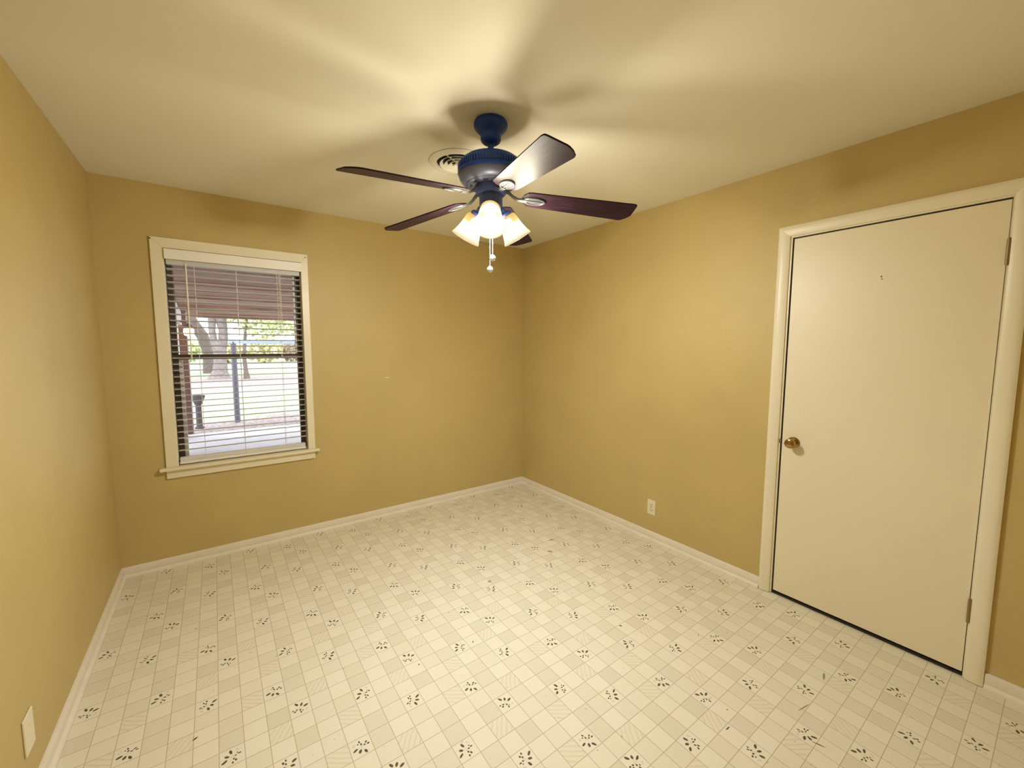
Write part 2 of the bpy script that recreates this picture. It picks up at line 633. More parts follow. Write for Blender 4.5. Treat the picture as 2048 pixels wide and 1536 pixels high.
# ---- baseboards: board with a shoe moulding
BB = [(0, 0), (.0240, 0), (.0240, .007), (.0225, .0125), (.0190, .0170), (.0150, .0190), (.0118, .0194), (.0105, .0196), (.0105, .0210), (.0112, .0225), (.0105, .0585), (.0080, .0645), (.004, .066), (0, .066)]
def baseboard(name, p0, p1, inward, label):
    p0, p1, n = Vector(p0), Vector(p1), Vector(inward)
    prof = BB
    m = len(prof)
    v, f = [], []
    for p in (p0, p1):
        for d, z in prof:
            v.append(p + n * d + Vector((0, 0, z)))
    for k in range(m):
        f.append((k, (k + 1) % m, m + (k + 1) % m, m + k))
    f.append(tuple(range(m)))
    f.append(tuple(range(m, 2 * m)))
    ob = MB().add(v, f).build(name, M_base, smooth=True, angle=30)
    return struct(ob, label, 'baseboard')
baseboard('baseboard_back', (-W, 0, 0), (0, 0, 0), (0, -1, 0), 'low white baseboard under the window wall')
baseboard('baseboard_left', (-W, -D, 0), (-W, -.011, 0), (1, 0, 0), 'low white baseboard along the left wall')
baseboard('baseboard_right', (0, -2.373, 0), (0, -.011, 0), (-1, 0, 0), 'low white baseboard between the corner and the door')
baseboard('baseboard_right_end', (0, -D, 0), (0, -3.272, 0), (-1, 0, 0), 'short white baseboard on the hinge side of the door')
baseboard('baseboard_front', (-W + .02, -D, 0), (-.02, -D, 0), (0, 1, 0), 'low white baseboard behind the viewpoint')

# ------------------------------------------------------------------ window
win = empty('window_1', (-2.44, 0, .667))
struct(win, 'white trimmed double-hung window with a dark sash behind the blind', 'window')
def wpart(mb, name, m, parent=None, **kw):
    mb.v = [(x + 2.44, y, z - .667) for x, y, z in mb.v]
    return mb.build(name, m, parent or win, **kw)
CX0, CX1, CZ1 = -2.890, -2.009, 2.120
IX0, IX1, IZ1 = -2.828, -2.056, 2.058
mb = MB()
def mitre(mb, poly, y0, y1):
    mx = Matrix(((1, 0, 0, 0), (0, 0, -1, 0), (0, 1, 0, 0), (0, 0, 0, 1)))
    mb.prism(poly, -y1, -y0, mx)
mb1 = MB(); mitre(mb1, [(CX0, .667), (IX0, .667), (IX0, IZ1), (CX0, CZ1)], -.015, .0)
wpart(mb1, 'side_casing', M_trim, bevel=.002)
mb1 = MB(); mitre(mb1, [(IX1, .667), (CX1, .667), (CX1, CZ1), (IX1, IZ1)], -.015, .0)
sc2 = wpart(mb1, 'side_casing', M_trim, bevel=.002)
mb1 = MB(); mitre(mb1, [(CX0, CZ1), (IX0, IZ1), (IX1, IZ1), (CX1, CZ1)], -.015, .0)
hc = wpart(mb1, 'head_casing', M_trim, bevel=.002)
mb1 = MB().cyl((-2.024, -.0165, 2.098), (-2.024, -.012, 2.098), .0042, 10)
wpart(mb1, 'nail_hole', M_slot, hc)
mb1 = MB().cyl((-2.886, -.0165, 2.108), (-2.886, -.012, 2.108), .0048, 8)
wpart(mb1, 'nail_hole', M_slot, hc)
wpart(MB().box((-2.923, -.045, .646), (-1.981, .062, .667)), 'window_sill', M_trim, bevel=.006)
wpart(MB().box((-2.890, -.017, .593), (-2.012, -.0005, .646)), 'apron', M_trim, bevel=.002)
mb1 = MB()
mb1.box((WX0, 0, .667), (IX0 + .001, T, WZ1)).box((IX1 - .001, 0, .667), (WX1, T, WZ1)).box((IX0, 0, IZ1 - .001), (IX1, T, WZ1))
wpart(mb1, 'jamb', M_trim)
# bronze outer frame and two sashes
mb1 = MB()
mb1.box((IX0 + .001, .074, .667), (IX0 + .034, T, IZ1 - .001)).box((IX1 - .031, .074, .667), (IX1 - .001, T, IZ1 - .001))
mb1.box((IX0 + .034, .074, IZ1 - .032), (IX1 - .031, T, IZ1 - .001)).box((IX0 + .034, .074, .646), (IX1 - .031, T, .690))
wpart(mb1, 'sash_frame', M_sash, bevel=.002)
SX0, SX1 = IX0 + .034, IX1 - .031
mb1 = MB().box((SX0, .080, 1.360), (SX1, .106, 1.392))
ra = wpart(mb1, 'meeting_rail', M_rail, bevel=.003)
mb1 = MB().box((-2.452, .072, 1.380), (-2.420, .090, 1.394))
wpart(mb1, 'sash_lock', M_rail, ra, bevel=.002)
mb1 = MB().box((SX1 - .014, .082, 1.392), (SX1, .100, 2.026))
wpart(mb1, 'glazing_bead', M_bead)
mb1 = MB().box((SX0, .082, .690), (SX0 + .020, .100, 1.360))
wpart(mb1, 'glazing_bead', M_bead)
wpart(MB().box((SX0, .098, 1.376), (SX1, .102, 2.03)), 'pane', M_glass)
wpart(MB().box((SX0, .088, .690), (SX1, .092, 1.376)), 'pane', M_glass)

# ------------------------------------------------------------------ blind
bl = empty('window_blind', (-2.44, .03, 2.04))
tag(bl, 'white horizontal slat blind hanging open inside the window', 'blind')
def bpart(mb, name, m, parent=None, **kw):
    mb.v = [(x + 2.44, y - .03, z - 2.04) for x, y, z in mb.v]
    return mb.build(name, m, parent or bl, **kw)
BX0, BX1 = -2.820, -2.064
bpart(MB().box((-2.825, -.028, 1.991), (-2.0525, -.0175, 2.0535)), 'valance', M_blind, bevel=.002)
bpart(MB().box((BX0, .004, 1.963), (BX1, .056, 2.040)), 'head_rail', M_slat, bevel=.003)  # grey slat material paints in the shade behind the valance
zs = []
z = 1.9345
while z > .728:
    zs.append(z)
    z -= .0404
mb1 = MB()
rs = random.Random(2)
for k, z in enumerate(zs):
    dz = rs.uniform(-.0012, .0012)
    v = []
    n = 6
    for xx, tz in ((BX0, dz), (BX1, -dz)):
        for s in (1, -1):
            for q in range(n + 1):
                t = q / n
                y = .005 + .050 * t
                c = .0026 * (1 - (2 * t - 1) ** 2)
                v.append((xx, y, z + tz + c + s * .0013 - (t - .5) * .0042))
    f = []
    m = 2 * (n + 1)
    for q in range(n):
        f.append((q, q + 1, m + q + 1, m + q))
        f.append((n + 1 + q, m + n + 1 + q, m + n + 2 + q, n + 2 + q))
    f.append((0, m, m + n + 1, n + 1))
    f.append((n, 2 * n + 1, m + 2 * n + 1, m + n))
    f.append(tuple(range(n + 1)) + tuple(reversed(range(n + 1, 2 * n + 2))))
    f.append(tuple(range(m, m + n + 1)) + tuple(reversed(range(m + n + 1, m + 2 * n + 2))))
    mb1.add(v, f)
bpart(mb1, 'slats', M_slat)
bpart(MB().box((BX0, .002, .674), (BX1 - .008, .054, .692)), 'bottom_rail', M_blind, bevel=.003)
mb1 = MB()
for k in range(4):
    mb1.box((BX0 + .001, .006, .6935 + k * .0052), (BX1 - .008, .055, .6975 + k * .0052))
bpart(mb1, 'stacked_slats', M_blind, bevel=.001)
for xx in (-2.680, -2.452, -2.196):
    mb1 = MB()
    for yy in (.0035, .0565):
        mb1.tube([(xx, yy, 1.965), (xx - .002, yy, 1.3), (xx - .003, yy, .676)], .0013, 6)
    bpart(mb1, 'ladder_cord', M_cord)
bpart(MB().tube([(-2.722, .000, 1.975), (-2.7225, -.001, 1.6), (-2.7225, -.001, 1.357)], .0042, 8), 'tilt_wand', M_wand)
mb1 = MB().tube([(-2.212, .001, 1.975), (-2.2125, .0005, 1.7), (-2.2125, .0005, 1.458)], .0014, 6)
bpart(mb1, 'lift_cord', M_cord)
mb1 = MB().tube([(-2.190, .001, 1.975), (-2.190, .0005, 1.7), (-2.1885, .0005, 1.432)], .0014, 6)
c2 = bpart(mb1, 'lift_cord', M_cord)
mb1 = MB().lathe([(.0015, 0), (.004, -.006), (.0055, -.022), (.0045, -.028), (.001, -.03)], 10, Matrix.Translation((-2.1885, .0005, 1.434)))
bpart(mb1, 'tassel', mat('tassel_wood', (.30, .24, .16), .5), c2, smooth=True)

# ------------------------------------------------------------------ door
dr = empty('door_1', (0, -2.826, 0))
struct(dr, 'closed flat cream door with a brass knob in the right wall', 'door')
def dpart(mb, name, m, parent=None, **kw):
    mb.v = [(x, y + 2.826, z) for x, y, z in mb.v]
    return mb.build(name, m, parent or dr, **kw)
slab = dpart(MB().box((.001, -3.2060, .0225), (.036, -2.4465, 2.0375)), 'door_slab', M_door, bevel=.0015)
# casing: rounded outer edge, thinner towards the jamb
CP = [(0, 0), (.0, .014), (.005, .0165), (.012, .0185), (.022, .0185), (.040, .0155), (.053, .0125), (.056, .0105), (.057, 0)]
def casing(name, path, outward):
    """sweep the casing profile: path = inner-edge points (y,z), profile offset outward per point"""
    v, f = [], []
    m = len(CP)
    for (y, z), (oy, oz) in zip(path, outward):
        for d, t in CP:
            q = (.057 - d)
            v.append((-t, y + oy * q, z + oz * q))
    for k in range(len(path) - 1):
        for j in range(m):
            f.append((k * m + j, k * m + (j + 1) % m, (k + 1) * m + (j + 1) % m, (k + 1) * m + j))
    f.append(tuple(range(m)))
    f.append(tuple((len(path) - 1) * m + j for j in range(m)))
    return dpart(MB().add(v, f), name, M_trim, smooth=True, angle=35)
Yl, Yr, Zt = -2.431, -3.2135, 2.051
casing('side_casing', [(Yl, .003), (Yl, Zt)], [(1, 0), (1, 1)])
casing('side_casing', [(Yr, .003), (Yr, Zt)], [(-1, 0), (-1, 1)])
casing('head_casing', [(Yl, Zt), (Yr, Zt)], [(1, 1), (-1, 1)])
mb1 = MB()
mb1.box((-.003, -2.4385, .003), (T, DY1, DZ)).box((-.003, DY0, .003), (T, -3.2090, DZ)).box((-.003, -3.2090, 2.0445), (T, -2.4385, DZ))
dpart(mb1, 'door_jamb', M_trim, bevel=.001)
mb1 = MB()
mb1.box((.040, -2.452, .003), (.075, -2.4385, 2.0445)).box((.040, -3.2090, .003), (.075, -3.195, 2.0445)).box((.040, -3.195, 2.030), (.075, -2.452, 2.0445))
dpart(mb1, 'gap_light_stop', M_dark)  # strips behind the slab, added to block light through the gaps
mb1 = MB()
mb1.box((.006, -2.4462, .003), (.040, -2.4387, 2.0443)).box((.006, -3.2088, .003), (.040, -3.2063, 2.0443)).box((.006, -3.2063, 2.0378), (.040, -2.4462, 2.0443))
dpart(mb1, 'gap_shade_strip', M_dark)  # gap shade built as dark filler strips around the slab
dpart(MB().box((.004, -3.2063, .0005), (.110, -2.4462, .012)), 'under_door_shade', M_dark, bevel=.002)  # dark bar added as painted shade under the door
kx = Matrix.Translation((.001, -2.504, .917)) @ Matrix.Rotation(-PI / 2, 4, 'Y')
mb1 = MB().lathe([(.0, 0), (.031, 0), (.031, .004), (.027, .009), (.016, .011), (.0125, .014), (.0115, .030), (.014, .034), (.022, .038), (.0268, .046), (.0272, .053), (.0245, .061), (.018, .0645), (.0, .0655)], 36, kx, cap=False)
kb = dpart(mb1, 'door_knob', M_brass, slab, smooth=True, angle=30)
mb1 = MB().box((-.0045, -2.4435, .902), (-.0025, -2.4340, .926))
dpart(mb1, 'strike_plate', M_slot)
for zc in (1.829, .310):
    mb1 = MB().box((-.0215, -3.2215, zc - .051), (-.0035, -3.2165, zc + .051))
    mb1 = MB().box((-.0060, -3.2260, zc - .051), (.0, -3.2085, zc + .051))
    h = dpart(mb1, 'hinge', M_hinge, bevel=.001)
    mb2 = MB().cyl((-.0085, -3.2090, zc - .051), (-.0085, -3.2090, zc + .051), .0062, 14)
    mb2.cyl((-.0085, -3.2090, zc + .051), (-.0085, -3.2090, zc + .056), .0045, 10)
    dpart(mb2, 'hinge_barrel', M_hinge, h, smooth=True)
# small old hook hole in the slab
mb1 = MB()
mb1.prism([(-2.829, 1.7875), (-2.8225, 1.7895), (-2.8200, 1.7870), (-2.8235, 1.7805), (-2.8260, 1.7790), (-2.8255, 1.7835)], .0, .0008,
          Matrix(((0, 0, -1, .0012), (1, 0, 0, 0), (0, 1, 0, 0), (0, 0, 0, 1))))
mb1.prism([(-2.8315, 1.7745), (-2.8230, 1.7750), (-2.8225, 1.7725), (-2.8280, 1.7705), (-2.8305, 1.7715)], .0, .0008,
          Matrix(((0, 0, -1, .0012), (1, 0, 0, 0), (0, 1, 0, 0), (0, 0, 0, 1))))
dpart(mb1, 'nail_hole', M_slot, slab)

# ------------------------------------------------------------------ outlet and wall plate
ou = empty('power_outlet', (0, -1.607, .250))
tag(ou, 'almond duplex power outlet low on the right wall before the door', 'outlet')
mb1 = MB().box((-.006, -.0345, -.0565), (0, .0345, .0565))
mb1.build('cover_plate', M_plate, ou, bevel=.003)
for zc in (.0195, -.0195):
    pr = []
    for k in range(20):
        a = 2 * PI * k / 20
        pr.append((max(-.0165, min(.0165, .0175 * math.cos(a))), max(-.0135, min(.0135, .0165 * math.sin(a))) + zc))
    s = MB().prism(pr, 0, .002, Matrix(((0, 0, -1, -.006), (1, 0, 0, 0), (0, 1, 0, 0), (0, 0, 0, 1)))).build('socket', M_plate, ou)
    mb1 = MB().box((-.0092, -.0085, zc - .003), (-.0079, -.0058, zc + .0055)).box((-.0092, .0058, zc - .003), (-.0079, .0085, zc + .0055))
    mb1.cyl((-.0079, 0, zc - .008), (-.0092, 0, zc - .008), .0027, 10)
    mb1.build('slots', M_slot, s)
MB().cyl((-.0058, 0, 0), (-.0078, 0, 0), .0034, 10).build('screw', M_slot, ou)

pl = empty('wall_plate', (-W, -1.553, .236))
tag(pl, 'blank almond cover plate low on the left wall', 'wall plate')
MB().box((0, -.0385, -.060), (.006, .0385, .060)).build('cover_plate', M_plate, pl, bevel=.003)
for zc in (.021, -.021):
    MB().cyl((.0055, 0, zc), (.0072, 0, zc), .0032, 10).build('screw', M_plate, pl)

# ------------------------------------------------------------------ ceiling vent
VC = (-1.4762, -1.3638, H)
ve = empty('ceiling_vent', VC)
tag(ve, 'round white ceiling vent with concentric rings behind the fan motor', 'vent')
MB().lathe([(.158, -.0005), (.1605, -.002), (.160, -.005), (.150, -.0095), (.128, -.0125), (.121, -.012), (.119, -.006), (.119, -.0005)], 64, cap=False).build('flange', M_vent, ve, smooth=True)
MB().lathe([(.0, -.0008), (.120, -.0008), (.120, -.0025), (.0, -.0025)], 48, cap=False).build('duct_throat', M_ventdark, ve)
for rr in (.098, .074, .050, .026):
    zo = -.013 - (.120 - rr) * .12
    pr = [(rr - .011, -.004), (rr + .004, zo), (rr + .0065, zo - .0005), (rr + .0065, zo + .001), (rr - .009, -.003)]
    MB().lathe(pr + [pr[0]], 56, cap=False).build('louver_ring', M_vent, ve, smooth=True)
MB().lathe([(.0, -.026), (.011, -.0255), (.013, -.023), (.011, -.004), (.0, -.004)], 20, cap=False).build('centre_boss', M_vent, ve, smooth=True)
mb1 = MB()
for k in range(4):
    a = k * PI / 2 + .5
    mb1.box((.0, -.002, -.012), (.119, .002, -.005), Matrix.Rotation(a, 4, 'Z'))
mb1.build('spokes', M_vent, ve)
mb1 = MB().tube([(-.004, .004, -.024), (-.005, .004, -.09), (-.006, .004, -.148)], .0011, 6)
dc = mb1.build('damper_chain', M_chain, ve)
MB().sphere((-.006, .004, -.151), .0042, 10).build('chain_bead', M_bead, dc, smooth=True)

# ------------------------------------------------------------------ ceiling fan
FX, FY = -1.5586, -1.8041
fan = empty('ceiling_fan', (FX, FY, H))
tag(fan, 'five-blade dark ceiling fan with three lit bell shades', 'ceiling fan')
def zf(z):
    return z - H
MB().lathe([(.0, 0), (.064, 0), (.0705, -.004), (.0745, -.011), (.0750, -.022), (.072, -.030), (.064, -.040), (.052, -.051), (.0465, -.058), (.0455, -.062), (.0455, -.078), (.042, -.086), (.034, -.093), (.024, -.097), (.0, -.097)], 48, cap=False).build('canopy', M_canopy, fan, smooth=True)
MB().cyl((0, 0, zf(2.352)), (0, 0, zf(2.285)), .0135, 20).build('downrod', M_canopy, fan, smooth=True)
mt = MB().lathe([(.0, zf(2.294)), (.028, zf(2.294)), (.034, zf(2.289)), (.085, zf(2.284)), (.118, zf(2.274)), (.134, zf(2.262)), (.1405, zf(2.251)),
                 (.1425, zf(2.246)), (.1425, zf(2.224)), (.1465, zf(2.219)), (.1470, zf(2.211)), (.143, zf(2.203)), (.0, zf(2.203))], 72, cap=False).build('motor_housing', M_motor, fan, smooth=True, angle=35)
mb1 = MB()
for k in range(72):
    a = 2 * PI * k / 72
    mb1.box((.1415, -.0025, zf(2.247)), (.1462, .0025, zf(2.223)), Matrix.Rotation(a, 4, 'Z'))
mb1.build('ribbed_band', M_motor, mt)
MB().lathe([(.143, zf(2.2035)), (.1430, zf(2.200)), (.139, zf(2.190)), (.130, zf(2.178)), (.118, zf(2.170)), (.110, zf(2.168)), (.1085, zf(2.172)), (.108, zf(2.2))], 64, cap=False).build('lower_lip', M_lip, mt, smooth=True)
lp = MB().lathe([(.0, zf(2.164)), (.095, zf(2.162)), (.1075, zf(2.168)), (.1075, zf(2.180)), (.0, zf(2.18))], 56, cap=False).build('vent_plate', M_lip, mt, smooth=True)
for k in range(10):
    a = 2 * PI * k / 10 + .12
    MB().box((.084, -.011, zf(2.1600)), (.092, .011, zf(2.1660)), Matrix.Rotation(a, 4, 'Z')).build('vent_slot', M_ventdark, lp)
MB().lathe([(.0, zf(2.165)), (.070, zf(2.165)), (.0705, zf(2.150)), (.068, zf(2.132)), (.060, zf(2.124)), (.0, zf(2.124))], 40, cap=False).build('blade_hub', M_hub, fan, smooth=True)
MB().lathe([(.0, zf(2.126)), (.050, zf(2.126)), (.052, zf(2.120)), (.052, zf(2.078)), (.048, zf(2.068)), (.040, zf(2.058)), (.038, zf(2.040)), (.030, zf(2.026)), (.018, zf(2.018)), (.009, zf(2.012)), (.0, zf(2.010))], 40, cap=False).build('switch_housing', M_hub, fan, smooth=True)

# blades
R0, R1 = .135, .656
DROOP = math.atan(.094)
def blade_outline():
    hw0, hw1 = .056, .070
    pts = []
    L = R1 - R0
    pts += [(0.012, -hw0 * .55), (.030, -hw0 * .93), (.050, -hw0)]
    pts += [(L - .020, -hw1), (L - .006, -hw1 + .002), (L - .001, -hw1 + .007), (L, -hw1 + .016)]
    pts += [(L, hw1 * .22), (L - .003, hw1 * .38), (L - .014, hw1 * .66), (L - .034, hw1 - .004), (L - .046, hw1)]
    pts += [(.050, hw0), (.030, hw0 * .93), (.012, hw0 * .55), (.004, 0)]
    return pts
OUT = blade_outline()
def build_blade(ang):
    # local frame: x along the blade, pitched 12 degrees, drooping slightly towards the tip
    mx = (Matrix.Rotation(ang, 4, 'Z') @ Matrix.Translation((R0, 0, zf(2.127 - .094 * R0))) @ Matrix.Rotation(DROOP, 4, 'Y') @ Matrix.Rotation(R(-12), 4, 'X'))
    b = MB().prism(OUT, -.003, .003).build('blade', M_blade, fan, bevel=.0015)
    b.matrix_local = mx
    # blade iron: neck from the hub and an oval medallion with two slots
    mb = MB()
    inv = mx.inverted()
    A0 = Matrix.Rotation(ang, 4, 'Z')
    path = [(.062, 0, 2.147), (.080, 0, 2.138), (.100, 0, 2.120), (.120, 0, 2.109), (.145, 0, 2.106), (.160, 0, 2.1045)]
    pts = [inv @ (A0 @ Vector((x, y, zf(z)))) for x, y, z in path]
    v, f = [], []
    wid = [.016, .013, .010, .010, .013, .016]
    for p, w in zip(pts, wid):
        for s in (-1, 1):
            v.append(p + Vector((0, s * w, .003)))
            v.append(p + Vector((0, s * w * .7, -.004)))
    n = 4
    for k in range(len(pts) - 1):
        for a_, b_ in ((0, 1), (1, 3), (3, 2), (2, 0)):
            f.append((k * n + a_, k * n + b_, (k + 1) * n + b_, (k + 1) * n + a_))
    f.append((0, 1, 3, 2))
    f.append(tuple((len(pts) - 1) * n + q for q in (0, 1, 3, 2)))
    mb.add(v, f)
    cx, a, bb = .062, .052, .029
    ring = lambda s, z: [(cx + a * s * math.cos(t), bb * s * math.sin(t), z) for t in [2 * PI * k / 32 for k in range(32)]]
    lay = [ring(1.0, -.0032), ring(1.0, -.006), ring(.92, -.0095), ring(.78, -.0095), ring(.72, -.0065), ring(.0001, -.0065)]
    vv = [p for r_ in lay for p in r_]
    ff = []
    for k in range(len(lay) - 1):
        for j in range(32):
            ff.append((k * 32 + j, k * 32 + (j + 1) % 32, (k + 1) * 32 + (j + 1) % 32, (k + 1) * 32 + j))
    mb.add(vv, ff)
    mb.box((cx - .042, -.0035, -.0095), (cx + .040, .0035, -.006))
    ir = mb.build('blade_iron', M_iron, b, smooth=True, angle=35)
    m2 = MB()
    for s in (-1, 1):
        pr = [(cx + .030 * math.cos(t), s * .0105 + .0042 * math.sin(t)) for t in [2 * PI * k / 16 for k in range(16)]]
        m2.prism(pr, -.0072, -.0064)
    m2.build('medallion_slots', M_ventdark, b)
    return b
for k in range(5):
    build_blade(R(184.75 + 72 * k))

# light kit: three bell shades with bulbs
TILT = R(35)
def bell_profile():
    outer = [(0, .029), (.003, .037), (.009, .0425), (.022, .0455), (.044, .0485), (.062, .0515), (.080, .0560), (.096, .0618), (.108, .0675), (.1135, .0700)]
    return outer
for k, deg in enumerate((235, 355, 115)):
    a = R(deg)
    ax = Vector((math.cos(a) * math.sin(TILT), math.sin(a) * math.sin(TILT), -math.cos(TILT)))
    neck = Vector((.076 * math.cos(a), .076 * math.sin(a), zf(2.047)))
    fr = Matrix.Translation(neck) @ ax.to_track_quat('Z', 'Y').to_matrix().to_4x4()
    mb = MB()
    mb.tube([Vector((.040 * math.cos(a), .040 * math.sin(a), zf(2.076))), Vector((.060 * math.cos(a), .060 * math.sin(a), zf(2.076))), neck - ax * .014], [.012, .012, .014], 12)
    mb.lathe([(.0, -.020), (.022, -.018), (.031, -.010), (.032, .004), (.029, .008), (.0, .008)], 24, fr, cap=False)
    arm = mb.build('light_arm', M_hub, fan, smooth=True)
    # shade: outer and inner skins with a rounded rim, carrying its own along-axis attribute
    outer = bell_profile()
    prof = [(s, r) for s, r in outer] + [(.1142, .0687), (.1135, .0670)] + [(s - .0005, r - .0030) for s, r in reversed(outer[1:-1])]
    v, f, at = [], [], []
    n, m = 48, len(prof)
    for q in range(n):
        t = 2 * PI * q / n
        for s, r in prof:
            v.append((r * math.cos(t), r * math.sin(t), s))
            at.append(s / .1142)
    for q in range(n):
        q2 = (q + 1) % n
        for j in range(m - 1):
            f.append((q * m + j, q2 * m + j, q2 * m + j + 1, q * m + j + 1))
    me = bpy.data.meshes.new('glass_shade')
    me.from_pydata(v, [], f)
    aa = me.attributes.new('along', 'FLOAT', 'POINT')
    aa.data.foreach_set('value', at)
    for p in me.polygons:
        p.use_smooth = True
    me.materials.append(M_shade)
    sh = bpy.data.objects.new('glass_shade', me)
    COL.objects.link(sh)
    sh.parent = fan
    sh.matrix_local = fr
    bp = [(1e-6, .014), (.012, .016), (.014, .030), (.018, .042), (.0255, .055), (.0290, .068), (.0280, .080), (.0225, .091), (.012, .098), (1e-6, .100)]
    MB().lathe(bp, 24, cap=False).build('bulb', M_bulb, sh, smooth=True)

# pull chains with clear knobs
for (px, py, zt, zb) in ((.0055, -.004, 2.024, 1.866), (-.0035, .0035, 2.018, 1.815)):
    mb = MB()
    z = zt
    mb.tube([(px, py, zf(zt)), (px, py, zf(zb))], .0012, 6)
    while z > zb:
        mb.sphere((px, py, zf(z)), .0021, 6)
        z -= .0058
    ch = mb.build('pull_chain', M_chain, fan, smooth=True)
    MB().lathe([(1e-6, .002), (.003, .0), (.011, -.006), (.0145, -.014), (.0125, -.022), (.006, -.028), (1e-6, -.029)], 20, Matrix.Translation((px, py, zf(zb))), cap=False).build('pull_knob', M_knobglass, ch, smooth=True)

# ------------------------------------------------------------------ floor debris
def debris(name, x, y, ln, wd, rot, m, label, cat='debris'):
    pts = [(-.5, 0), (-.25, .42), (.1, .5), (.38, .3), (.5, 0), (.3, -.36), (0, -.5), (-.3, -.32)]
    v = [(px * ln, py * wd, .0006 + .0012 * (1 - abs(2 * px))) for px, py in pts]
    nn = len(pts)
    v += [(px * ln, py * wd, .0001) for px, py in pts]
    f = [tuple(range(nn)), tuple(reversed(range(nn, 2 * nn)))] + [(i, (i + 1) % nn, nn + (i + 1) % nn, nn + i) for i in range(nn)]
    ob = MB().add(v, f).build(name, m)
    ob.location = (x, y, 0)
    ob.rotation_euler = (0, 0, rot)
    return tag(ob, label, cat, 'dry scraps scattered on the vinyl floor')
debris('dry_sliver', -1.089, -2.727, .026, .0034, R(-5), M_debris, 'long dark sliver lying near the bottom centre-right of the floor')
debris('dry_crumb', -1.010, -2.685, .011, .003, R(-25), M_debrispale, 'tiny grey crumb just above the long dark sliver')
debris('dry_crumb', -.695, -2.384, .012, .003, R(40), M_debris, 'thin dark crumb a step in front of the door latch side')
debris('dry_flake', -.959, -2.109, .016, .007, R(-50), M_debris, 'dark flake on the floor midway towards the door')
debris('dry_fleck', -1.643, -1.761, .013, .005, R(60), M_debris, 'small dark fleck under the fan, in the floor middle')
debris('dry_twig', -2.733, -1.594, .020, .006, R(30), M_debris, 'small twig scrap at lower left near the left baseboard')
debris('dry_sliver', -.621, -1.177, .042, .007, R(-20), M_debris, 'dark scrap farthest back, towards the window-wall corner')
debris('leaf_scrap', -.742, -1.305, .040, .018, R(-60), M_debrispale, 'pale leaf scrap right behind a sprig at the far floor')
debris('leaf_scrap', -1.294, -1.369, .028, .013, R(10), M_debrispale, 'pale leaf scrap on the floor below the fan light')
debris('leaf_curl', -.494, -2.851, .052, .008, R(15), M_debrispale, 'pale curled leaf scrap nearest the door bottom')
debris('grass_strand', -.747, -2.861, .075, .0030, R(-12), M_debrispale, 'long thin pale strand in the lower right of the floor')
debris('grass_strand', -.884, -2.954, .042, .0026, R(-72), M_debris, 'thin dark strand at the very lower right of the floor')
debris('grey_flake', -1.917, -1.741, .010, .008, R(20), M_debrispale, 'round grey flake beside a sprig at floor centre-left')

# ------------------------------------------------------------------ outdoors, seen through the blind
GZ = -.15
o = MB().box((-9, T + .001, GZ - .1), (6, 5.95, GZ)).build('patio', M_patio)
struct(o, 'pale concrete patio slab outside the window', 'patio')
o = MB().box((-60, 5.95, GZ - .12), (60, 33.0, GZ - .01)).build('lawn', M_lawn)
struct(o, 'green lawn with brown leaf litter beyond the patio', 'lawn')
o = MB().box((-60, 33.0, GZ - .12), (60, 41.0, GZ - .03)).build('road', M_road)
struct(o, 'grey road crossing beyond the lawn', 'road')
o = MB().box((-60, 32.4, GZ - .1), (60, 33.0, GZ + .04)).build('curb', M_curb)
struct(o, 'pale curb along the near road edge', 'curb')
o = MB().box((-60, 41.0, GZ - .12), (60, 140.0, GZ - .01)).build('verge', M_lawn)
struct(o, 'grass verge on the far side of the road', 'lawn')

def rz_(y):
    return 2.455 - .064 * y
pr = empty('porch_roof', (-1.0, T, 2.45))
struct(pr, 'brown plank porch ceiling outside the window', 'roof')
def prt(mb, name, m):
    mb.v = [(x + 1.0, y - T, z - 2.45) for x, y, z in mb.v]
    return mb.build(name, m, pr)
mb = MB()
mb.add([(-3.10, T, rz_(T)), (5, T, rz_(T)), (5, 6.3, rz_(6.3)), (-3.10, 6.3, rz_(6.3)),
        (-3.10, T, rz_(T) + .06), (5, T, rz_(T) + .06), (5, 6.3, rz_(6.3) + .06), (-3.10, 6.3, rz_(6.3) + .06)],
       [(0, 1, 2, 3), (4, 7, 6, 5), (0, 4, 5, 1), (1, 5, 6, 2), (2, 6, 7, 3), (3, 7, 4, 0)])
prt(mb, 'plank_ceiling', M_plank)
for yy in (1.2, 2.2, 3.2, 4.2, 5.2):
    mb = MB().box((-3.085, yy, rz_(yy) - .05), (5, yy + .05, rz_(yy) + .01))
    prt(mb, 'purlin', M_plank)
prt(MB().box((-3.10, 6.25, rz_(6.3) - .075), (5, 6.34, rz_(6.3) + .09)), 'fascia_beam', M_plank)

hw = empty('wall_house', (-3.02, 3.2, GZ))
struct(hw, 'brown brick house wall along the patio at left', 'wall')
def hwp(mb, name, m):
    mb.v = [(x + 3.02, y - 3.2, z - GZ) for x, y, z in mb.v]
    return mb.build(name, m, hw)
hwp(MB().box((-3.35, T + .002, GZ), (-3.09, 5.9, 2.6)), 'brick_wall', M_brick)
mb = MB()
mb.add([(-3.09, T + .01, rz_(T) - .44), (-3.04, T + .01, rz_(T) - .44), (-3.04, 5.95, rz_(5.95) - .26), (-3.09, 5.95, rz_(5.95) - .26),
        (-3.09, T + .01, rz_(T) - .02), (-3.04, T + .01, rz_(T) - .02), (-3.04, 5.95, rz_(5.95) - .02), (-3.09, 5.95, rz_(5.95) - .02)],
       [(0, 1, 2, 3), (4, 7, 6, 5), (0, 4, 5, 1), (1, 5, 6, 2), (2, 6, 7, 3), (3, 7, 4, 0)])
hwp(mb, 'frieze_board', M_whitewood)
hwp(MB().box((-3.09, 4.35, GZ), (-3.060, 5.30, 1.80)), 'white_door_frame', M_whitewood)
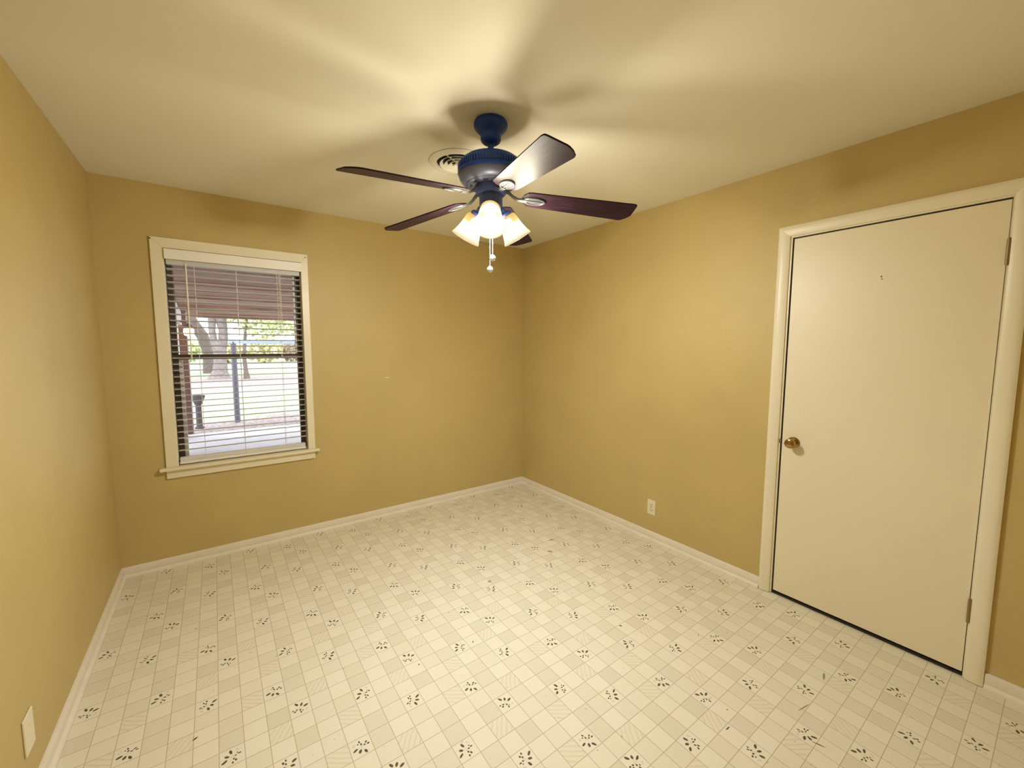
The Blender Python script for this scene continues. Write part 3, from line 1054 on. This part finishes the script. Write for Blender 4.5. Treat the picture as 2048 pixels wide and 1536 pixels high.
hwp(MB().box((-3.10, 6.0, GZ), (-2.985, 6.12, rz_(6.0) - .02)), 'corner_post', M_postbrown)
hwp(MB().box((-2.989, 6.06, GZ), (-2.972, 6.14, rz_(6.0) - .02)), 'corner_board', M_whitewood)

ln = empty('wall_lantern', (-2.93, 5.45, 1.77))
tag(ln, 'lit amber porch lantern hanging by the brick wall outside', 'lantern')
MB().lathe([(1e-6, .05), (.03, .042), (.06, .015), (.110, -.018), (.114, -.028), (.02, -.026)], 20, cap=False).build('lantern_cap', M_postbrown, ln, smooth=True)
MB().lathe([(.062, -.028), (.072, -.05), (.072, -.12), (.05, -.145), (1e-6, -.15)], 20, cap=False).build('lantern_glass', M_lantern, ln, smooth=True)
MB().tube([(0, 0, .045), (-.05, 0, .09), (-.16, 0, .07)], .010, 8).build('bracket', M_postbrown, ln)

pf = empty('pole_frame', (-2.27, 7.0, GZ - .01))
tag(pf, 'grey steel pole frame with a pale blue top rail on the lawn', 'frame')
MB().cyl((0, 0, 0), (0, 0, 1.70), .052, 14).build('post', M_metal, pf, smooth=True)
MB().box((-.09, -.05, 1.66), (3.6, .05, 1.745)).build('top_rail', M_railblue, pf, bevel=.01)
MB().cyl((3.5, 0, 0), (3.5, 0, 1.68), .05, 14).build('post', M_metal, pf, smooth=True)

pt = empty('planter_stand', (-2.905, 6.62, GZ - .01))
tag(pt, 'dark planter stand on the lawn beside the brown house corner', 'planter')
MB().lathe([(1e-6, .0), (.075, .0), (.08, .02), (.05, .05), (.048, .46), (.07, .50)], 14, cap=False).build('pedestal', M_planter, pt, smooth=True)
MB().lathe([(.06, .48), (.09, .56), (.115, .62), (.115, .65), (.10, .65), (.06, .54), (1e-6, .53)], 18, cap=False).build('bowl', M_planter, pt, smooth=True)

def leaves(mb, centre, rad, n, size, rnd, squash=.8):
    for _ in range(n):
        while True:
            p = Vector((rnd.uniform(-1, 1), rnd.uniform(-1, 1), rnd.uniform(-1, 1)))
            if p.length <= 1:
                break
        c = Vector(centre) + Vector((p.x * rad[0], p.y * rad[1], p.z * rad[2]))
        e = Euler((rnd.uniform(0, PI), rnd.uniform(0, PI), rnd.uniform(0, 2 * PI))).to_matrix()
        s = size * rnd.uniform(.6, 1.3)
        q = [(-s, 0, 0), (-.2 * s, -.55 * s, .1 * s), (s, 0, 0), (-.2 * s, .55 * s, .1 * s)]
        o = len(mb.v)
        mb.v += [tuple(c + e @ Vector(w)) for w in q]
        mb.f += [(o, o + 1, o + 2, o + 3)]
    return mb

def raw_build(mb, name, m, parent):
    me = bpy.data.meshes.new(name)
    me.from_pydata(mb.v, [], mb.f)
    me.materials.append(m)
    ob = bpy.data.objects.new(name, me)
    COL.objects.link(ob)
    ob.parent = parent
    return ob

rl = random.Random(11)
tr = empty('forked_tree', (-2.43, 21.5, GZ - .02))
tag(tr, 'large grey forked tree with a flared base across the lawn', 'tree', 'trees beyond the patio')
mb = MB()
mb.tube([(0, 0, -.05), (.0, 0, .12), (.03, 0, .40), (.06, 0, .9), (.06, 0, 1.5), (.04, 0, 1.95)], [.60, .44, .33, .28, .29, .22], 14)
mb.tube([(-.06, 0, 1.5), (-.16, 0, 1.95), (-.20, 0, 2.4), (-.17, .1, 2.9), (-.3, .2, 5.5)], [.18, .15, .14, .17, .14], 12)
mb.tube([(.16, 0, 1.5), (.23, 0, 1.95), (.25, 0, 2.4), (.18, .1, 2.9), (.6, .2, 5.5)], [.20, .20, .19, .24, .16], 12)
mb.build('trunk', M_bark, tr, smooth=True)
mb = MB()
leaves(mb, (0, 0, 5.6), (3.6, 2.5, 2.0), 1500, .22, rl)
leaves(mb, (-1.2, -.3, 3.45), (.9, .6, .30), 160, .13, rl)
raw_build(mb, 'foliage', M_leafgreen, tr)

tr = empty('leaning_tree', (-2.95, 27.0, GZ - .02))
tag(tr, 'dark tree trunk leaning left behind the forked tree', 'tree', 'trees beyond the patio')
mb = MB()
mb.tube([(.1, 0, -.05), (.1, 0, 1.2), (-.15, 0, 2.2), (-.75, 0, 3.3), (-1.6, 0, 4.6)], [.36, .30, .30, .28, .22], 12)
mb.build('trunk', M_barkdark, tr, smooth=True)
mb = MB()
leaves(mb, (-1.2, 0, 5.6), (3.0, 2.0, 1.6), 900, .22, rl)
raw_build(mb, 'foliage', M_leafgreen, tr)

tr = empty('slender_tree', (-1.37, 20.8, GZ - .02))
tag(tr, 'slender young tree with pale green crown right of the pole', 'tree', 'trees beyond the patio')
mb = MB()
mb.tube([(.03, 0, -.05), (0, 0, .4), (-.04, 0, 1.1), (.04, 0, 2.0), (.2, 0, 3.3)], [.16, .10, .085, .08, .05], 10)
mb.build('trunk', M_barkdark, tr, smooth=True)
mb = MB()
leaves(mb, (1.2, 0, 3.0), (1.9, 1.4, .95), 900, .13, rl)
leaves(mb, (.2, 0, 3.4), (1.0, 1.0, .4), 260, .13, rl)
raw_build(mb, 'foliage', M_leafgreen, tr)

for (bx, by, rx, rzz, n, m, lab) in (
        (-5.2, 44, 2.0, 1.2, 500, M_leafgreen, 'green roadside bush left of the forked tree'),
        (-1.6, 45, 1.5, 1.1, 420, M_leafyellow, 'yellowish roadside bush behind the forked trunk'),
        (1.4, 44, 1.7, 1.3, 460, M_leafyellow, 'yellowish roadside bush right of the slender tree'),
        (4.2, 46, 1.4, 1.2, 420, M_leafbrown, 'reddish brown roadside bush below the blue rail'),
        (8.0, 49, 1.6, 1.4, 420, M_leafgreen, 'green roadside bush at the right edge of the window')):
    bu = empty('roadside_bush', (bx, by, GZ - .01))
    tag(bu, lab, 'bush', 'bushes across the road')
    mb = leaves(MB(), (0, 0, rzz * .95), (rx, 1.0, rzz), n, .24, rl)
    raw_build(mb, 'foliage', m, bu)
    MB().tube([(0, 0, -.02), (.02, 0, .5), (0, 0, 1.0)], [.08, .06, .04], 8).build('stem', M_barkdark, bu)
